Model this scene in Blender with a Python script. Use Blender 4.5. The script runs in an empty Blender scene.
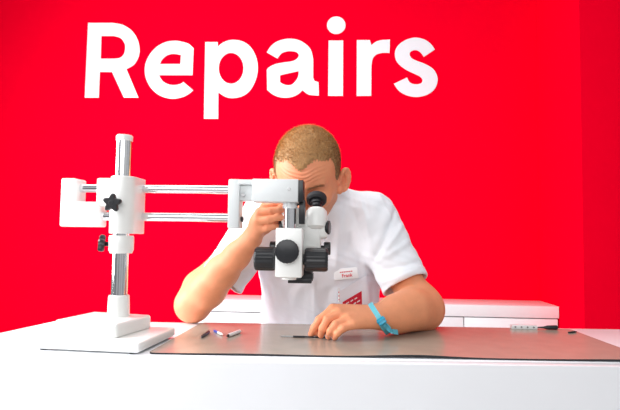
import bpy, bmesh, math, random
import numpy as np
from mathutils import Vector, Matrix
from mathutils.bvhtree import BVHTree
random.seed(4); rng = np.random.default_rng(4)
scene = bpy.context.scene
COL = scene.collection
PI = math.pi

# ------------------------------------------------------------------ camera
F = 520.0
Yc = Vector((25, -31, -F)).normalized()
a = 0.011
Xc = Vector((1, -a, 0)); Xc.z = -(Xc.x*Yc.x + Xc.y*Yc.y)/Yc.z; Xc.normalize()
Zc = Xc.cross(Yc).normalized()
RT = Matrix((Xc, Yc, Zc))                       # camera -> world (rows are world axes in camera space)
CAM = Vector((0, 0, 1.0))
cd = bpy.data.cameras.new('camera'); cam = bpy.data.objects.new('camera', cd); COL.objects.link(cam)
cd.sensor_width = 36; cd.lens = 36*F/620; cd.clip_start = 0.02
cam.matrix_world = Matrix.Translation(CAM) @ RT.to_4x4()
scene.camera = cam
def ray(x, y): return (RT @ Vector((x-310, 205-y, -F))).normalized()
def at(x, y, Y):
    d = ray(x, y); return CAM + d*(Y/d.y)
def onz(x, y, z):
    d = ray(x, y); return CAM + d*((z-CAM.z)/d.z)
DZ = 0.765

# ------------------------------------------------------------------ materials
def mat(name, col, rough=0.5, metal=0.0, noise=0.0, nscale=30, bump=0.0, bscale=200, spec=0.5, sss=0.0, attr=None, coat=0.0, trans=0.0):
    m = bpy.data.materials.new(name); m.use_nodes = True
    nt = m.node_tree; b = nt.nodes['Principled BSDF']
    b.inputs['Roughness'].default_value = rough; b.inputs['Metallic'].default_value = metal
    b.inputs['Specular IOR Level'].default_value = spec
    b.inputs['Coat Weight'].default_value = coat
    b.inputs['Transmission Weight'].default_value = trans
    c = (*col, 1); b.inputs['Base Color'].default_value = c
    if sss:
        b.inputs['Subsurface Weight'].default_value = sss
        b.inputs['Subsurface Radius'].default_value = (0.012, 0.005, 0.003)
        b.inputs['Subsurface Scale'].default_value = 0.6
    tc = nt.nodes.new('ShaderNodeTexCoord')
    src = None
    if attr:
        at_ = nt.nodes.new('ShaderNodeAttribute'); at_.attribute_name = attr; src = at_.outputs['Color']
        nt.links.new(src, b.inputs['Base Color'])
    if noise:
        n = nt.nodes.new('ShaderNodeTexNoise'); n.inputs['Scale'].default_value = nscale; n.inputs['Detail'].default_value = 5
        nt.links.new(tc.outputs['Object'], n.inputs['Vector'])
        mr = nt.nodes.new('ShaderNodeMapRange'); mr.inputs['From Min'].default_value = .3; mr.inputs['From Max'].default_value = .7
        mr.inputs['To Min'].default_value = 1-noise; mr.inputs['To Max'].default_value = 1+noise
        nt.links.new(n.outputs['Fac'], mr.inputs['Value'])
        mx = nt.nodes.new('ShaderNodeVectorMath'); mx.operation = 'SCALE'
        if src: nt.links.new(src, mx.inputs[0])
        else: mx.inputs[0].default_value = col
        nt.links.new(mr.outputs['Result'], mx.inputs['Scale'])
        nt.links.new(mx.outputs['Vector'], b.inputs['Base Color'])
    if bump:
        n = nt.nodes.new('ShaderNodeTexNoise'); n.inputs['Scale'].default_value = bscale; n.inputs['Detail'].default_value = 4
        nt.links.new(tc.outputs['Object'], n.inputs['Vector'])
        bp = nt.nodes.new('ShaderNodeBump'); bp.inputs['Strength'].default_value = bump; bp.inputs['Distance'].default_value = 0.002
        nt.links.new(n.outputs['Fac'], bp.inputs['Height']); nt.links.new(bp.outputs['Normal'], b.inputs['Normal'])
    return m
M = dict(
    wall=mat('red_wall_paint', (0.82, 0.0, 0.017), 0.7, bump=0.05, bscale=300, noise=0.02, nscale=3, spec=0.0),
    floor=mat('grey_floor', (0.55, 0.54, 0.53), 0.4, noise=0.08, nscale=6),
    letter=mat('white_sign_letter', (0.75, 0.76, 0.80), 0.5, noise=0.01),
    desk=mat('white_desk_laminate', (0.88, 0.895, 0.93), 0.22, noise=0.01, nscale=8),
    cab=mat('white_cabinet_laminate', (0.84, 0.84, 0.86), 0.35, noise=0.01),
    gap=mat('shadow_gap', (0.25, 0.24, 0.25), 0.8, noise=0.02),
    cream=mat('cream_enamel', (0.83, 0.84, 0.82), 0.3, bump=0.15, bscale=900, noise=0.01, coat=0.2),
    grey=mat('pale_grey_enamel', (0.70, 0.73, 0.74), 0.35, bump=0.15, bscale=900, noise=0.01),
    chrome=mat('chrome', (0.80, 0.81, 0.84), 0.09, 1.0, noise=0.02, nscale=80),
    black=mat('black_plastic', (0.012, 0.013, 0.016), 0.32, noise=0.1, bump=0.05, bscale=600),
    rubber=mat('dark_rubber', (0.02, 0.02, 0.024), 0.7, noise=0.1),
    mat=mat('taupe_mat', (0.36, 0.305, 0.25), 0.22, noise=0.05, nscale=25, bump=0.03, bscale=600, spec=0.55),
    matedge=mat('black_mat_backing', (0.012, 0.012, 0.016), 0.6, noise=0.05),
    skin=mat('skin', (0.8, 0.5, 0.35), 0.5, sss=0.12, attr='tint', noise=0.05, nscale=45, bump=0.25, bscale=350, spec=0.35),
    hair=mat('hair', (0.4, 0.25, 0.12), 0.55, attr='tint', spec=0.3),
    shirt=mat('white_cotton', (0.85, 0.875, 0.93), 0.85, noise=0.01, bump=0.12, bscale=1500, spec=0.2),
    trousers=mat('dark_trousers', (0.03, 0.035, 0.05), 0.85, noise=0.1, bump=0.2, bscale=900),
    band=mat('turquoise_strap', (0.14, 0.54, 0.66), 0.45, noise=0.04, nscale=200, bump=0.2, bscale=900),
    buckle=mat('blue_buckle', (0.01, 0.33, 0.52), 0.3, noise=0.05),
    red=mat('red_print', (0.62, 0.005, 0.03), 0.6, noise=0.05),
    white=mat('white_plastic', (0.82, 0.82, 0.83), 0.3, noise=0.01),
    steel=mat('dull_steel', (0.45, 0.45, 0.46), 0.3, 1.0, noise=0.05),
    darksteel=mat('dark_steel', (0.06, 0.055, 0.06), 0.35, 0.7, noise=0.1),
    blue=mat('blue_plastic', (0.02, 0.06, 0.4), 0.4, noise=0.05),
    eye=mat('eye', (0.8, 0.78, 0.75), 0.1, noise=0.02),
    glass=mat('lens_glass', (0.02, 0.02, 0.03), 0.03, noise=0.02),
)

# ------------------------------------------------------------------ object helpers
def finish(o, parent=None, smooth=None):
    COL.objects.link(o)
    if parent is not None:
        o.parent = parent; o.matrix_parent_inverse = parent.matrix_basis.inverted()
    return o
def obj(name, bm, m, parent=None, smooth=True, ang=35):
    me = bpy.data.meshes.new(name)
    bmesh.ops.recalc_face_normals(bm, faces=bm.faces)
    for f in bm.faces: f.smooth = smooth
    if smooth:
        for e in bm.edges:
            if len(e.link_faces) == 2 and e.calc_face_angle(0) > math.radians(ang): e.smooth = False
    bm.to_mesh(me); bm.free()
    for mm in (m if isinstance(m, (list, tuple)) else [m]): me.materials.append(mm)
    o = bpy.data.objects.new(name, me)
    return finish(o, parent)
def thing(name, label, cat, loc, group=None):
    o = bpy.data.objects.new(name, None); o.empty_display_size = .05; o.location = loc; COL.objects.link(o)
    tag(o, label, cat, group); return o
def tag(o, label, cat, group=None):
    o['label'] = label; o['category'] = cat
    if group: o['group'] = group
def NB(): return bmesh.new()
def box(bm, lo, hi, bev=0.0, M4=None, seg=2):
    t = bmesh.new(); bmesh.ops.create_cube(t, size=1)
    lo = Vector(lo); hi = Vector(hi); s = hi-lo; c = (hi+lo)/2
    for v in t.verts: v.co = Vector((v.co.x*s.x, v.co.y*s.y, v.co.z*s.z))+c
    if bev: bmesh.ops.bevel(t, geom=list(t.edges), offset=bev, segments=seg, profile=0.5, affect='EDGES')
    merge(bm, t, M4); return bm
def merge(bm, t, M4=None):
    if M4 is not None: bmesh.ops.transform(t, matrix=M4, verts=t.verts)
    me = bpy.data.meshes.new('tmp'); t.to_mesh(me); t.free(); bm.from_mesh(me); bpy.data.meshes.remove(me)
def frame(p, d):
    d = Vector(d).normalized(); q = Vector((0, 0, 1)).rotation_difference(d)
    return Matrix.Translation(Vector(p)) @ q.to_matrix().to_4x4()
def lathe(bm, p, d, prof, n=40):           # prof: (t along d, radius)
    t = bmesh.new(); rings = []
    for (z, r) in prof:
        if r < 1e-6: rings.append([t.verts.new((0, 0, z))])
        else: rings.append([t.verts.new((r*math.cos(2*PI*i/n), r*math.sin(2*PI*i/n), z)) for i in range(n)])
    for A, B in zip(rings, rings[1:]):
        for i in range(n):
            j = (i+1) % n
            if len(A) == 1 and len(B) > 1: t.faces.new((A[0], B[i], B[j]))
            elif len(B) == 1 and len(A) > 1: t.faces.new((A[i], A[j], B[0]))
            elif len(A) > 1: t.faces.new((A[i], A[j], B[j], B[i]))
    merge(bm, t, frame(p, d)); return bm
def rod(bm, p, q, r, bev=None, n=36):
    p = Vector(p); q = Vector(q); L = (q-p).length; b = r*0.12 if bev is None else bev
    return lathe(bm, p, q-p, [(0, 0), (0, r-b), (b, r), (L-b, r), (L, r-b), (L, 0)], n)
def knurled(bm, p, q, r, n=48, depth=0.04):
    p = Vector(p); q = Vector(q); L = (q-p).length; t = bmesh.new()
    prof = [(0, r*.86), (L*.06, r*.97), (L*.14, r), (L*.86, r), (L*.94, r*.97), (L, r*.86)]
    rings = []
    for (z, rr) in prof:
        rings.append([t.verts.new(((rr*(1-(depth if (i//2) % 2 else 0)))*math.cos(2*PI*i/(2*n)), (rr*(1-(depth if (i//2) % 2 else 0)))*math.sin(2*PI*i/(2*n)), z)) for i in range(2*n)])
    for A, B in zip(rings, rings[1:]):
        for i in range(2*n): t.faces.new((A[i], A[(i+1) % (2*n)], B[(i+1) % (2*n)], B[i]))
    t.faces.new(rings[0][::-1]); t.faces.new(rings[-1])
    merge(bm, t, frame(p, q-p)); return bm
def star(bm, p, d, r, h, lobes=5, n=80, roll=0):
    t = bmesh.new(); rings = []
    for (z, k) in [(0, .8), (h*.15, .95), (h*.4, 1), (h*.75, 1), (h, .85)]:
        rings.append([t.verts.new((k*r*(.82+.18*math.cos(lobes*(2*PI*i/n)))*math.cos(2*PI*i/n+roll), k*r*(.82+.18*math.cos(lobes*(2*PI*i/n)))*math.sin(2*PI*i/n+roll), z)) for i in range(n)])
    for A, B in zip(rings, rings[1:]):
        for i in range(n): t.faces.new((A[i], A[(i+1) % n], B[(i+1) % n], B[i]))
    t.faces.new(rings[0][::-1]); t.faces.new(rings[-1])
    merge(bm, t, frame(p, d)); return bm
def prism(bm, pts, axis_vec, bev=0):        # closed loop of world points extruded by vector
    t = bmesh.new(); A = [t.verts.new(p) for p in pts]; f = t.faces.new(A)
    r = bmesh.ops.extrude_face_region(t, geom=[f]); vs = [v for v in r['geom'] if isinstance(v, bmesh.types.BMVert)]
    bmesh.ops.translate(t, vec=axis_vec, verts=vs)
    bmesh.ops.recalc_face_normals(t, faces=t.faces)
    if bev: bmesh.ops.bevel(t, geom=list(t.edges), offset=bev, segments=3, profile=0.5, affect='EDGES')
    merge(bm, t); return bm

# ------------------------------------------------------------------ setting
WY = 3.4
def struct(o): o['kind'] = 'structure'; return o
xr = at(541, 297, WY).x
yf = WY*(xr/at(584, 297, WY).x)
bm = NB(); box(bm, (-4.2, WY, 0), (xr+.0, WY+.15, 3.3)); struct(obj('wall_back', bm, M['wall'], smooth=False))
bm = NB()
pl = [(xr, WY+.15), (xr, yf), (4.2, yf), (4.2, WY+.15)]
prism(bm, [Vector((x, y, 0)) for x, y in pl], Vector((0, 0, 3.3))); struct(obj('wall_right', bm, M['wall'], smooth=False))
bm = NB(); box(bm, (-4.2, -2.5, -.1), (4.2, WY+.15, 0)); struct(obj('floor', bm, M['floor'], smooth=False))

# sign letters: outlines as (x, y) with 'c' = corner
def crv(pts):
    n = len(pts); out = []
    P = [Vector((p[0], p[1])) for p in pts]; C = [len(p) > 2 for p in pts]
    for i in range(n):
        j = (i+1) % n; h = (i-1) % n; k = (j+1) % n
        if C[i] and C[j]: out.append(P[i]); continue
        p0 = P[h] if not C[i] else P[i]+(P[i]-P[j])*.0+ (P[i]-P[j])*.3
        p3 = P[k] if not C[j] else P[j]+(P[j]-P[i])*.3
        for s in range(5):
            t = s/5
            out.append(.5*((2*P[i])+(P[j]-p0)*t+(2*p0-5*P[i]+4*P[j]-p3)*t*t+(3*P[i]-3*P[j]+p3-p0)*t**3))
    return out
c = 1
def ell(cx, cy, rx, ry, n=16): return [(cx+rx*math.cos(2*PI*i/n), cy+ry*math.sin(2*PI*i/n)) for i in range(n)]
LET = {
 'R': ((80, 15, 4.556), [[(37,36,c),(150,36,c),(195,45),(235,70),(262,110),(272,155),(266,195),(245,228),(212,247,c),(267,377,c),(200,377,c),(146,260,c),(91,260,c),(86,377,c),(22,377,c)],
        [(98,96,c),(155,96,c),(185,106),(203,130),(206,150),(200,178),(182,195),(155,199,c),(95,199,c)]]),
 'e': ((140, 35, 5.857), [[(315,78,c),(285,52),(240,38),(200,34),(150,42),(100,68),(60,110),(35,160),(28,205),(35,255),(60,305),(100,345),(150,368),(200,374),(250,364),(285,347),(312,324,c),(255,275,c),(235,287),(205,293),(170,290),(140,275),(122,255),(112,236,c),(308,236,c)],
        [(117,170,c),(130,145),(155,122),(185,112),(210,112),(240,118,c),(236,170,c)]]),
 'p': ((198, 35, 4.556), [[(33,32,c),(90,32,c),(92,52,c),(110,37),(135,26),(165,22),(205,30),(240,55),(265,100),(273,150),(265,200),(240,250),(205,278),(160,288),(125,282),(93,262,c),(92,382,c),(27,382,c)],
        ell(151,152,56,70)]),
 'a': ((262, 35, 5.857), [[(28,102,c),(50,68),(85,40),(130,25),(170,22),(215,30),(255,52),(285,85),(298,130),(300,160,c),(300,250,c),(308,268),(331,276,c),(333,355,c),(305,354),(270,348),(237,324,c),(215,345),(180,362),(140,368),(100,364),(62,348),(30,322,c),(28,205,c),(40,190),(75,172),(120,162),(170,155),(200,143),(215,122),(205,103),(180,96),(150,96),(115,108),(90,138,c)],
        [(106,237,c),(150,226),(215,212,c),(212,240),(200,265),(178,288),(155,294),(130,290),(106,277,c)]]),
 'i': ((320, 10, 4.316), [[(37,132,c),(100,132,c),(99,371,c),(35,371,c)]]),
 'idot': ((320, 10, 4.316), [ell(70,66,40,38)]),
 'r': ((320, 10, 4.316), [[(159,130,c),(215,130,c),(222,152,c),(240,138),(265,130),(302,128,c),(300,186,c),(275,185),(245,192),(228,210),(222,240,c),(221,371,c),(158,371,c)]]),
 's': ((388, 30, 5.467), [[(256,107,c),(235,78),(205,55),(165,43),(130,44),(90,58),(55,85),(38,120),(42,160),(62,190),(100,218),(145,240),(175,255),(188,272),(182,290),(160,297),(130,293),(114,280),(104,260,c),(32,294,c),(55,328),(90,352),(140,366),(190,362),(235,342),(262,310),(271,270),(262,235),(240,208),(200,185),(160,170),(130,155),(118,135),(125,118),(150,110),(175,120),(196,147,c)]]),
}
def letter_mesh(keys, name):
    cu = bpy.data.curves.new(name, 'CURVE'); cu.dimensions = '2D'; cu.fill_mode = 'BOTH'; cu.extrude = 0.002
    ys = WY-0.0022
    for k in keys:
        (ox, oy, s), loops = LET[k]
        for lp in loops:
            pts = crv(lp); sp = cu.splines.new('POLY'); sp.points.add(len(pts)-1); sp.use_cyclic_u = True
            for q, v in zip(sp.points, pts):
                w = at(ox+v.x/s, oy+v.y/s, ys); q.co = (w.x, w.z, 0, 1)
    o = bpy.data.objects.new(name, cu); COL.objects.link(o)
    dg = bpy.context.evaluated_depsgraph_get(); me = bpy.data.meshes.new_from_object(o.evaluated_get(dg))
    bpy.data.objects.remove(o)
    me.transform(Matrix.Translation((0, ys, 0)) @ Matrix.Rotation(PI/2, 4, 'X'))
    me.materials.clear(); me.materials.append(M['letter'])
    return me
for keys, lab in ((['R'], 'white capital letter R beginning the wall sign'), (['e'], 'white letter e after the capital R on the red wall'),
                  (['p'], 'white letter p with descending stem on the red wall'), (['a'], 'white letter a above the head of the person'),
                  (['i', 'idot'], 'white letter i with round dot on the red wall'), (['r'], 'white lower-case letter r between i and s on the wall'),
                  (['s'], 'white letter s ending the wall sign')):
    me = letter_mesh(keys, 'sign_letter'); o = bpy.data.objects.new('sign_letter', me); COL.objects.link(o)
    tag(o, lab, 'letter', 'letters of the wall sign')

# low cabinet on the back wall
cf = 3.13
cz = at(500, 305.3, cf).z
ct = thing('low_cabinet', 'long white low cabinet with drawer fronts against the red wall', 'cabinet', (0, 3.28, 0))
cx0 = at(196, 310, cf).x; cx1 = xr-.004
jz = at(500, 318.2, cf).z
bm = NB(); box(bm, (cx0, cf-.005, jz+.006), (cx1, WY-.002, cz), .002); obj('top', bm, M['cab'], ct)
bm = NB(); box(bm, (cx0+.01, cf+.025, .0), (cx1-.01, WY-.002, jz+.006)); obj('body', bm, M['gap'], ct)
gx = at(464, 322, cf).x
xs = [cx0+.003]
x = gx
while x > cx0+.2: xs.append(x); x -= .56
xs = sorted(xs) + [cx1-.003]
for x0, x1 in zip(xs, xs[1:]):
    for z0, z1 in ((.09, .3), (.306, jz)):
        bm = NB(); box(bm, (x0+.003, cf, z0), (x1-.003, cf+.024, z1), .0015); obj('drawer', bm, M['cab'], ct)
bm = NB(); box(bm, (cx0+.02, cf+.0, .0), (cx1-.02, cf+.02, .085)); obj('plinth', bm, M['cab'], ct)

# desk
dk = thing('service_desk', 'wide white service desk with a closed front panel', 'desk', (0, 1.2, 0))
fl = onz(-60, 358.6, DZ); fr = onz(700, 367.5, DZ)
bl0 = onz(-60, 345, DZ); bl = onz(0, 333, DZ); bc = onz(57, 320.6, DZ); br = onz(700, 330.6, DZ)
loop = [fl, fr, br, bc, bl, bl0]
bm = NB(); t = [Vector((p.x, p.y+(.0262 if p is fl or p is fr else 0), DZ-.035)) for p in loop]
prism(bm, t, Vector((0, 0, .035)), .0006); obj('desk_top', bm, M['desk'], dk, ang=25)
bm = NB(); prism(bm, [Vector((fl.x, fl.y, 0)), Vector((fr.x, fr.y, 0)), Vector((fr.x, fr.y+.026, 0)), Vector((fl.x, fl.y+.026, 0))], Vector((0, 0, DZ)), .0012)
obj('front_panel', bm, M['desk'], dk, ang=25)
for p in (fl, fr):
    s = 1 if p is fl else -1
    y1 = 1.1 if p is fl else 1.3
    bm = NB(); box(bm, (p.x+s*.02-.01, p.y+.028, 0), (p.x+s*.02+.01, y1, DZ-.037)); obj('side_panel', bm, M['desk'], dk)

# mat
def mat_obj():
    A = onz(147.5, 354.4, DZ); B = onz(656, 362.8, DZ); C = onz(570, 330.3, DZ); D = onz(202, 323.6, DZ)
    nx, ny = 120, 40; bm = NB(); top = {}; bot = {}
    for i in range(nx+1):
        for j in range(ny+1):
            u = i/nx; v = j/ny
            # rounded corners: pull in near corners
            def rc(u, v):
                r = .016
                cu_ = min(max(u, r), 1-r); cv = min(max(v, r*2.2), 1-r*2.2)
                du = (u-cu_)/r; dv = (v-cv)/(r*2.2)
                if abs(du) > 0 and abs(dv) > 0:
                    m = max(abs(du), abs(dv)); L = math.hypot(du, dv); k = m/L
                    return cu_+du*k*r, cv+dv*k*r*2.2
                return u, v
            uu, vv = rc(u, v)
            p = (A*(1-uu)+B*uu)*(1-vv)+(D*(1-uu)+C*uu)*vv
            lift = .0006+.0042*math.exp(-((uu-.53)/.09)**2)*math.exp(-(vv/.22)**2)+.002*math.exp(-((uu-.95)/.12)**2)*math.exp(-(vv/.3)**2)+.0012*math.exp(-((uu-.2)/.1)**2)*math.exp(-(vv/.2)**2)
            th = .0028
            bot[i, j] = bm.verts.new((p.x, p.y, DZ+lift-.0003)); top[i, j] = bm.verts.new((p.x, p.y, DZ+lift+th))
    for i in range(nx):
        for j in range(ny):
            bm.faces.new((top[i, j], top[i+1, j], top[i+1, j+1], top[i, j+1]))
            f = bm.faces.new((bot[i, j], bot[i, j+1], bot[i+1, j+1], bot[i+1, j])); f.material_index = 1
    def side(a_, b_):
        f = bm.faces.new((top[a_], bot[a_], bot[b_], top[b_])); f.material_index = 1
    for i in range(nx): side((i, 0), (i+1, 0)); side((i+1, ny), (i, ny))
    for j in range(ny): side((nx, j), (nx, j+1)); side((0, j+1), (0, j))
    o = obj('work_mat', bm, [M['mat'], M['matedge']], ang=50)
    tag(o, 'large taupe rubber work mat with black edge lying on the white desk', 'mat')
mat_obj()
MZ = DZ+.0034

# small things on the mat
def lying(px0, px1, z, r):
    p = onz(*px0, z+r); q = onz(*px1, z+r); return p, q
p, q = lying((201, 337), (209, 331.6), MZ, .0035)
t = thing('spudger', 'dark slim opening tool lying on the mat, nearest the boom stand', 'tool', (p+q)/2-Vector((0, 0, .0035)))
d = (q-p).normalized()
bm = NB(); lathe(bm, p, d, [(0, 0), (.001, .0018), (.012, .0035), ((q-p).length-.004, .0035), ((q-p).length, .002), ((q-p).length, 0)], 20); obj('handle', bm, M['darksteel'], t)
bm = NB(); lathe(bm, p-d*.006, d, [(0, .0005), (.007, .0017), (.007, 0)], 14); obj('tip', bm, M['steel'], t)
p, q = lying((214.5, 330.8), (222.5, 334.6), MZ, .0028)
t = thing('precision_tool', 'tiny white tool with a blue end lying between two slim tools on the mat', 'tool', (p+q)/2-Vector((0, 0, .0028)))
L = (q-p).length; d = (q-p).normalized()
bm = NB(); rod(bm, p, p+d*L*.45, .0028); obj('blue_end', bm, M['blue'], t)
bm = NB(); lathe(bm, p+d*L*.45, d, [(0, 0), (0, .003), (L*.4, .0028), (L*.6, .0008), (L*.6, 0)], 18); obj('cap', bm, M['white'], t)
p, q = lying((227, 336), (240, 331.2), MZ, .0042)
t = thing('pen', 'short white pen with metal tip lying on the mat', 'pen', (p+q)/2-Vector((0, 0, .0042)))
L = (q-p).length; d = (q-p).normalized()
bm = NB(); lathe(bm, p+d*.006, d, [(0, 0), (0, .0038), (.003, .0042), (L-.008, .0042), (L-.006, .0036), (L-.006, 0)], 20); obj('barrel', bm, M['white'], t)
bm = NB(); lathe(bm, p-d*.003, d, [(0, .0006), (.0085, .0036), (.0085, 0)], 16); obj('tip', bm, M['darksteel'], t)
bm = NB(); lathe(bm, q-d*.006, d, [(0, 0), (0, .0036), (.004, .003), (.004, 0)], 16); obj('button', bm, M['steel'], t)
p, q = lying((280, 336.2), (330, 337.4), MZ, .0022)
t = thing('screwdriver', 'thin dark precision screwdriver held under the fingertips on the mat', 'screwdriver', (p+q)/2-Vector((0, 0, .0022)))
L = (q-p).length; d = (q-p).normalized()
bm = NB(); lathe(bm, p, d, [(0, .0003), (.006, .0016), (.03, .0016), (.03, 0)], 14); obj('shaft', bm, M['steel'], t)
bm = NB(); lathe(bm, p+d*.03, d, [(0, 0), (0, .0022), (.026, .0022), (.027, .0017), (L-.03, .0017), (L-.03, 0)], 18); obj('handle', bm, M['black'], t)

# power strip and plug at the desk's rear edge, clip at the mat corner
s0 = onz(512, 329.2, MZ); s1 = onz(537.5, 329.5, MZ)
t = thing('power_strip', 'small white power strip with a row of sockets at the desk rear edge', 'power strip', ((s0+s1)/2)*1.0)
t.location.z = DZ
yy = (s0.y+s1.y)/2+.004
bm = NB(); box(bm, (s0.x, yy-.004, MZ), (s1.x, yy+.012, MZ+.0100), .0015); obj('housing', bm, M['white'], t)
for k in range(4):
    x = s0.x+(s1.x-s0.x)*(.14+.235*k)
    bm = NB(); rod(bm, (x, yy-.0055, MZ+.0055), (x, yy-.0035, MZ+.0055), .0022, n=16); obj('socket', bm, M['gap'], t)
p = Vector((s1.x+.001, yy, MZ+.005)); q = Vector((at(557, 327, yy).x, yy-.001, MZ+.006))
t = thing('cable_plug', 'black tapered cable plug beside the white power strip', 'plug', (p+q)/2-Vector((0, 0, .006)))
L = (q-p).length
bm = NB(); lathe(bm, p, q-p, [(0, 0), (0, .0015), (L*.3, .0025), (L*.5, .0052), (L*.97, .0058), (L, .005), (L, 0)], 20); obj('plug_body', bm, M['black'], t)
p = onz(568.5, 332.6, MZ+.002); q = onz(577, 331.6, MZ+.002)
bm = NB(); lathe(bm, p, q-p, [(0, 0), (0, .002), ((q-p).length*.7, .0026), ((q-p).length, .0006), ((q-p).length, 0)], 16)
o = obj('cable_clip', bm, M['rubber']); tag(o, 'tiny black clip at the far right corner of the taupe mat', 'clip')

# ------------------------------------------------------------------ microscope on its boom stand
ms = thing('stereo_microscope', 'pale enamelled stereo microscope on a double-arm boom stand with chrome rods', 'microscope', (-.479, 1.12, DZ))
PB = DZ+.023
def rotbox(bm, cen, sx, sy, z0, z1, ang, bev):
    box(bm, (-sx/2, -sy/2, z0), (sx/2, sy/2, z1), bev, Matrix.Translation((cen[0], cen[1], 0)) @ Matrix.Rotation(math.radians(ang), 4, 'Z'), seg=4)
bm = NB()
ca, sa = math.cos(math.radians(-5)), math.sin(math.radians(-5))
frc = Vector((-.3765, 1.004)); cen = frc+Vector((-.112*ca-.0875*sa, -.1075*sa+.0875*ca))
rotbox(bm, cen, .226, .182, DZ+.0035, PB, -5, .0055); obj('base_plate', bm, M['cream'], ms)
for sx in (-1, 1):
    for sy in (-1, 1):
        lx, ly = sx*.095, sy*.075; px, py = cen[0]+lx*ca-ly*sa, cen[1]+lx*sa+ly*ca
        bm = NB(); rod(bm, (px, py, DZ), (px, py, DZ+.006), .008); obj('rubber_foot', bm, M['rubber'], ms)
bm = NB(); rotbox(bm, (-.497, 1.118), .150, .128, PB-.001, .8175, -12, .006); obj('base_block', bm, M['cream'], ms)
PX, PY = at(118.5, 285, 1.13).x, 1.135
ZB = .8170
def zt(y, Y, x=118): return at(x, y, Y).z
bm = NB(); lathe(bm, (PX, PY, ZB), (0, 0, 1), [(0, 0), (0, .024), (.004, .0235), (.042, .0225), (.046, .0215), (.0475, .0185)]); obj('pole_socket', bm, M['cream'], ms)
bm = NB(); zt_ = zt(135, PY, 122)
lathe(bm, (PX, PY, ZB+.002), (0, 0, 1), [(0, .0178), (zt_-ZB-.016, .0178)], 48); obj('pole', bm, M['chrome'], ms)
bm = NB(); lathe(bm, (PX, PY, zt_-.0145), (0, 0, 1), [(0, .0178), (0, .0181), (.011, .0181), (.0135, .0165), (.0145, 0)], 48); obj('pole_cap', bm, M['cream'], ms)
z1 = zt(235, PY-.02); z0 = zt(253.5, PY-.02)
bm = NB(); lathe(bm, (PX+.001, PY, z0), (0, 0, 1), [(0, .019), (0, .0235), (.004, .025), (.007, .0268), (z1-z0-.004, .0268), (z1-z0-.001, .025), (z1-z0-.001, .019)]); obj('stop_collar', bm, M['cream'], ms)
kc = at(103.5, 244, PY); bm = NB(); rod(bm, (PX-.02, PY, kc.z), (kc.x, PY, kc.z), .005); star(bm, (kc.x+.004, PY-.002, kc.z), (-1, -.35, .1), .0205, .013, roll=.4); obj('star_knob', bm, M['black'], ms)
# carriage
zc1 = zt(175.5, PY-.03); zc0 = zt(233.6, PY-.03)
bm = NB()
loopc = []
for i in range(17):
    an = PI+PI*i/16; loopc.append(Vector((PX+.004+.0275*math.cos(an), PY-.006+.026*math.sin(an), zc0)))
loopc += [Vector((PX+.0315, PY+.055, zc0)), Vector((PX-.0235, PY+.055, zc0))]
prism(bm, loopc, Vector((0, 0, zc1-zc0)), .002); obj('carriage', bm, M['cream'], ms, ang=30)
RY = 1.178
zu = at(185, 189.3, RY).z; zl = at(185, 217.2, RY).z
bm = NB(); box(bm, (at(96, 190, 1.155).x, 1.155, at(100, 206, 1.155).z), (PX, 1.205, zt(178, 1.155)), .004); obj('rod_housing', bm, M['cream'], ms)
bm = NB(); box(bm, (PX, 1.15, at(140, 226, 1.15).z), (at(143.8, 200, 1.2).x, 1.206, zt(178, 1.155)), .0035); obj('rod_housing', bm, M['cream'], ms)
for z in (zu, zl):
    x0 = at(143.8, 200, 1.2).x
    bm = NB(); lathe(bm, (x0-.002, RY, z), (1, 0, 0), [(0, 0), (0, .0135), (.0032, .0130), (.0032, 0)], 30); obj('rod_bushing', bm, M['black'] if z == zu else M['cream'], ms)
kc = at(113, 203, PY-.045); bm = NB(); rod(bm, (kc.x, PY-.03, kc.z), (kc.x, PY-.055, kc.z), .006); star(bm, (kc.x, PY-.042, kc.z), (0, -1, 0), .0208, .012, roll=.25); obj('star_knob', bm, M['black'], ms)
# left end bracket (L)
Y0 = 1.150
pts = [at(x, y, Y0) for x, y in ((60.5, 178), (75, 178), (75, 201.6), (96.5, 201.6), (96.5, 226.7), (59.5, 226.7))]
X = [(pts[0].x+pts[5].x)/2, (pts[1].x+pts[2].x)/2, (pts[3].x+pts[4].x)/2]; Zs = [(pts[0].z+pts[1].z)/2, (pts[2].z+pts[3].z)/2, (pts[4].z+pts[5].z)/2]
lp = [Vector((X[0], Y0, Zs[0])), Vector((X[1], Y0, Zs[0])), Vector((X[1], Y0, Zs[1])), Vector((X[2], Y0, Zs[1])), Vector((X[2], Y0, Zs[2])), Vector((X[0], Y0, Zs[2]))]
bm = NB(); prism(bm, lp, Vector((0, .055, 0)), .004); obj('end_bracket', bm, M['cream'], ms)
XL1, XL2 = X[1], X[2]
# right bracket
bx0 = at(227.8, 200, 1.15).x; bx1 = at(239.3, 200, 1.15).x
bz1 = at(234, 179, 1.15).z; bz0 = at(234, 228.3, 1.15).z
bm = NB(); box(bm, (bx0, 1.15, bz0), (bx1, 1.2, bz1), .003); obj('end_bracket', bm, M['grey'], ms)
bm = NB(); rod(bm, (XL1-.01, RY, zu), (bx0+.004, RY, zu), .0098); obj('boom_rod', bm, M['chrome'], ms)
bm = NB(); rod(bm, (XL2-.01, RY, zl), (bx0+.004, RY, zl), .0101); obj('boom_rod', bm, M['chrome'], ms)
az1 = at(270, 178.8, 1.14).z; az0 = at(270, 201.6, 1.14).z; ax0 = at(238.5, 190, 1.15).x; ax1 = at(251.7, 190, 1.14).x; ax2 = at(298.3, 190, 1.14).x
bm = NB(); box(bm, (bx1-.002, 1.158, az0+.003), (ax1+.004, 1.195, az1-.002), .001)
box(bm, (bx1-.002, 1.148, az1-.012), (ax1+.004, 1.195, az1-.001), .001)
obj('arm_link', bm, M['grey'], ms)
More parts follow.
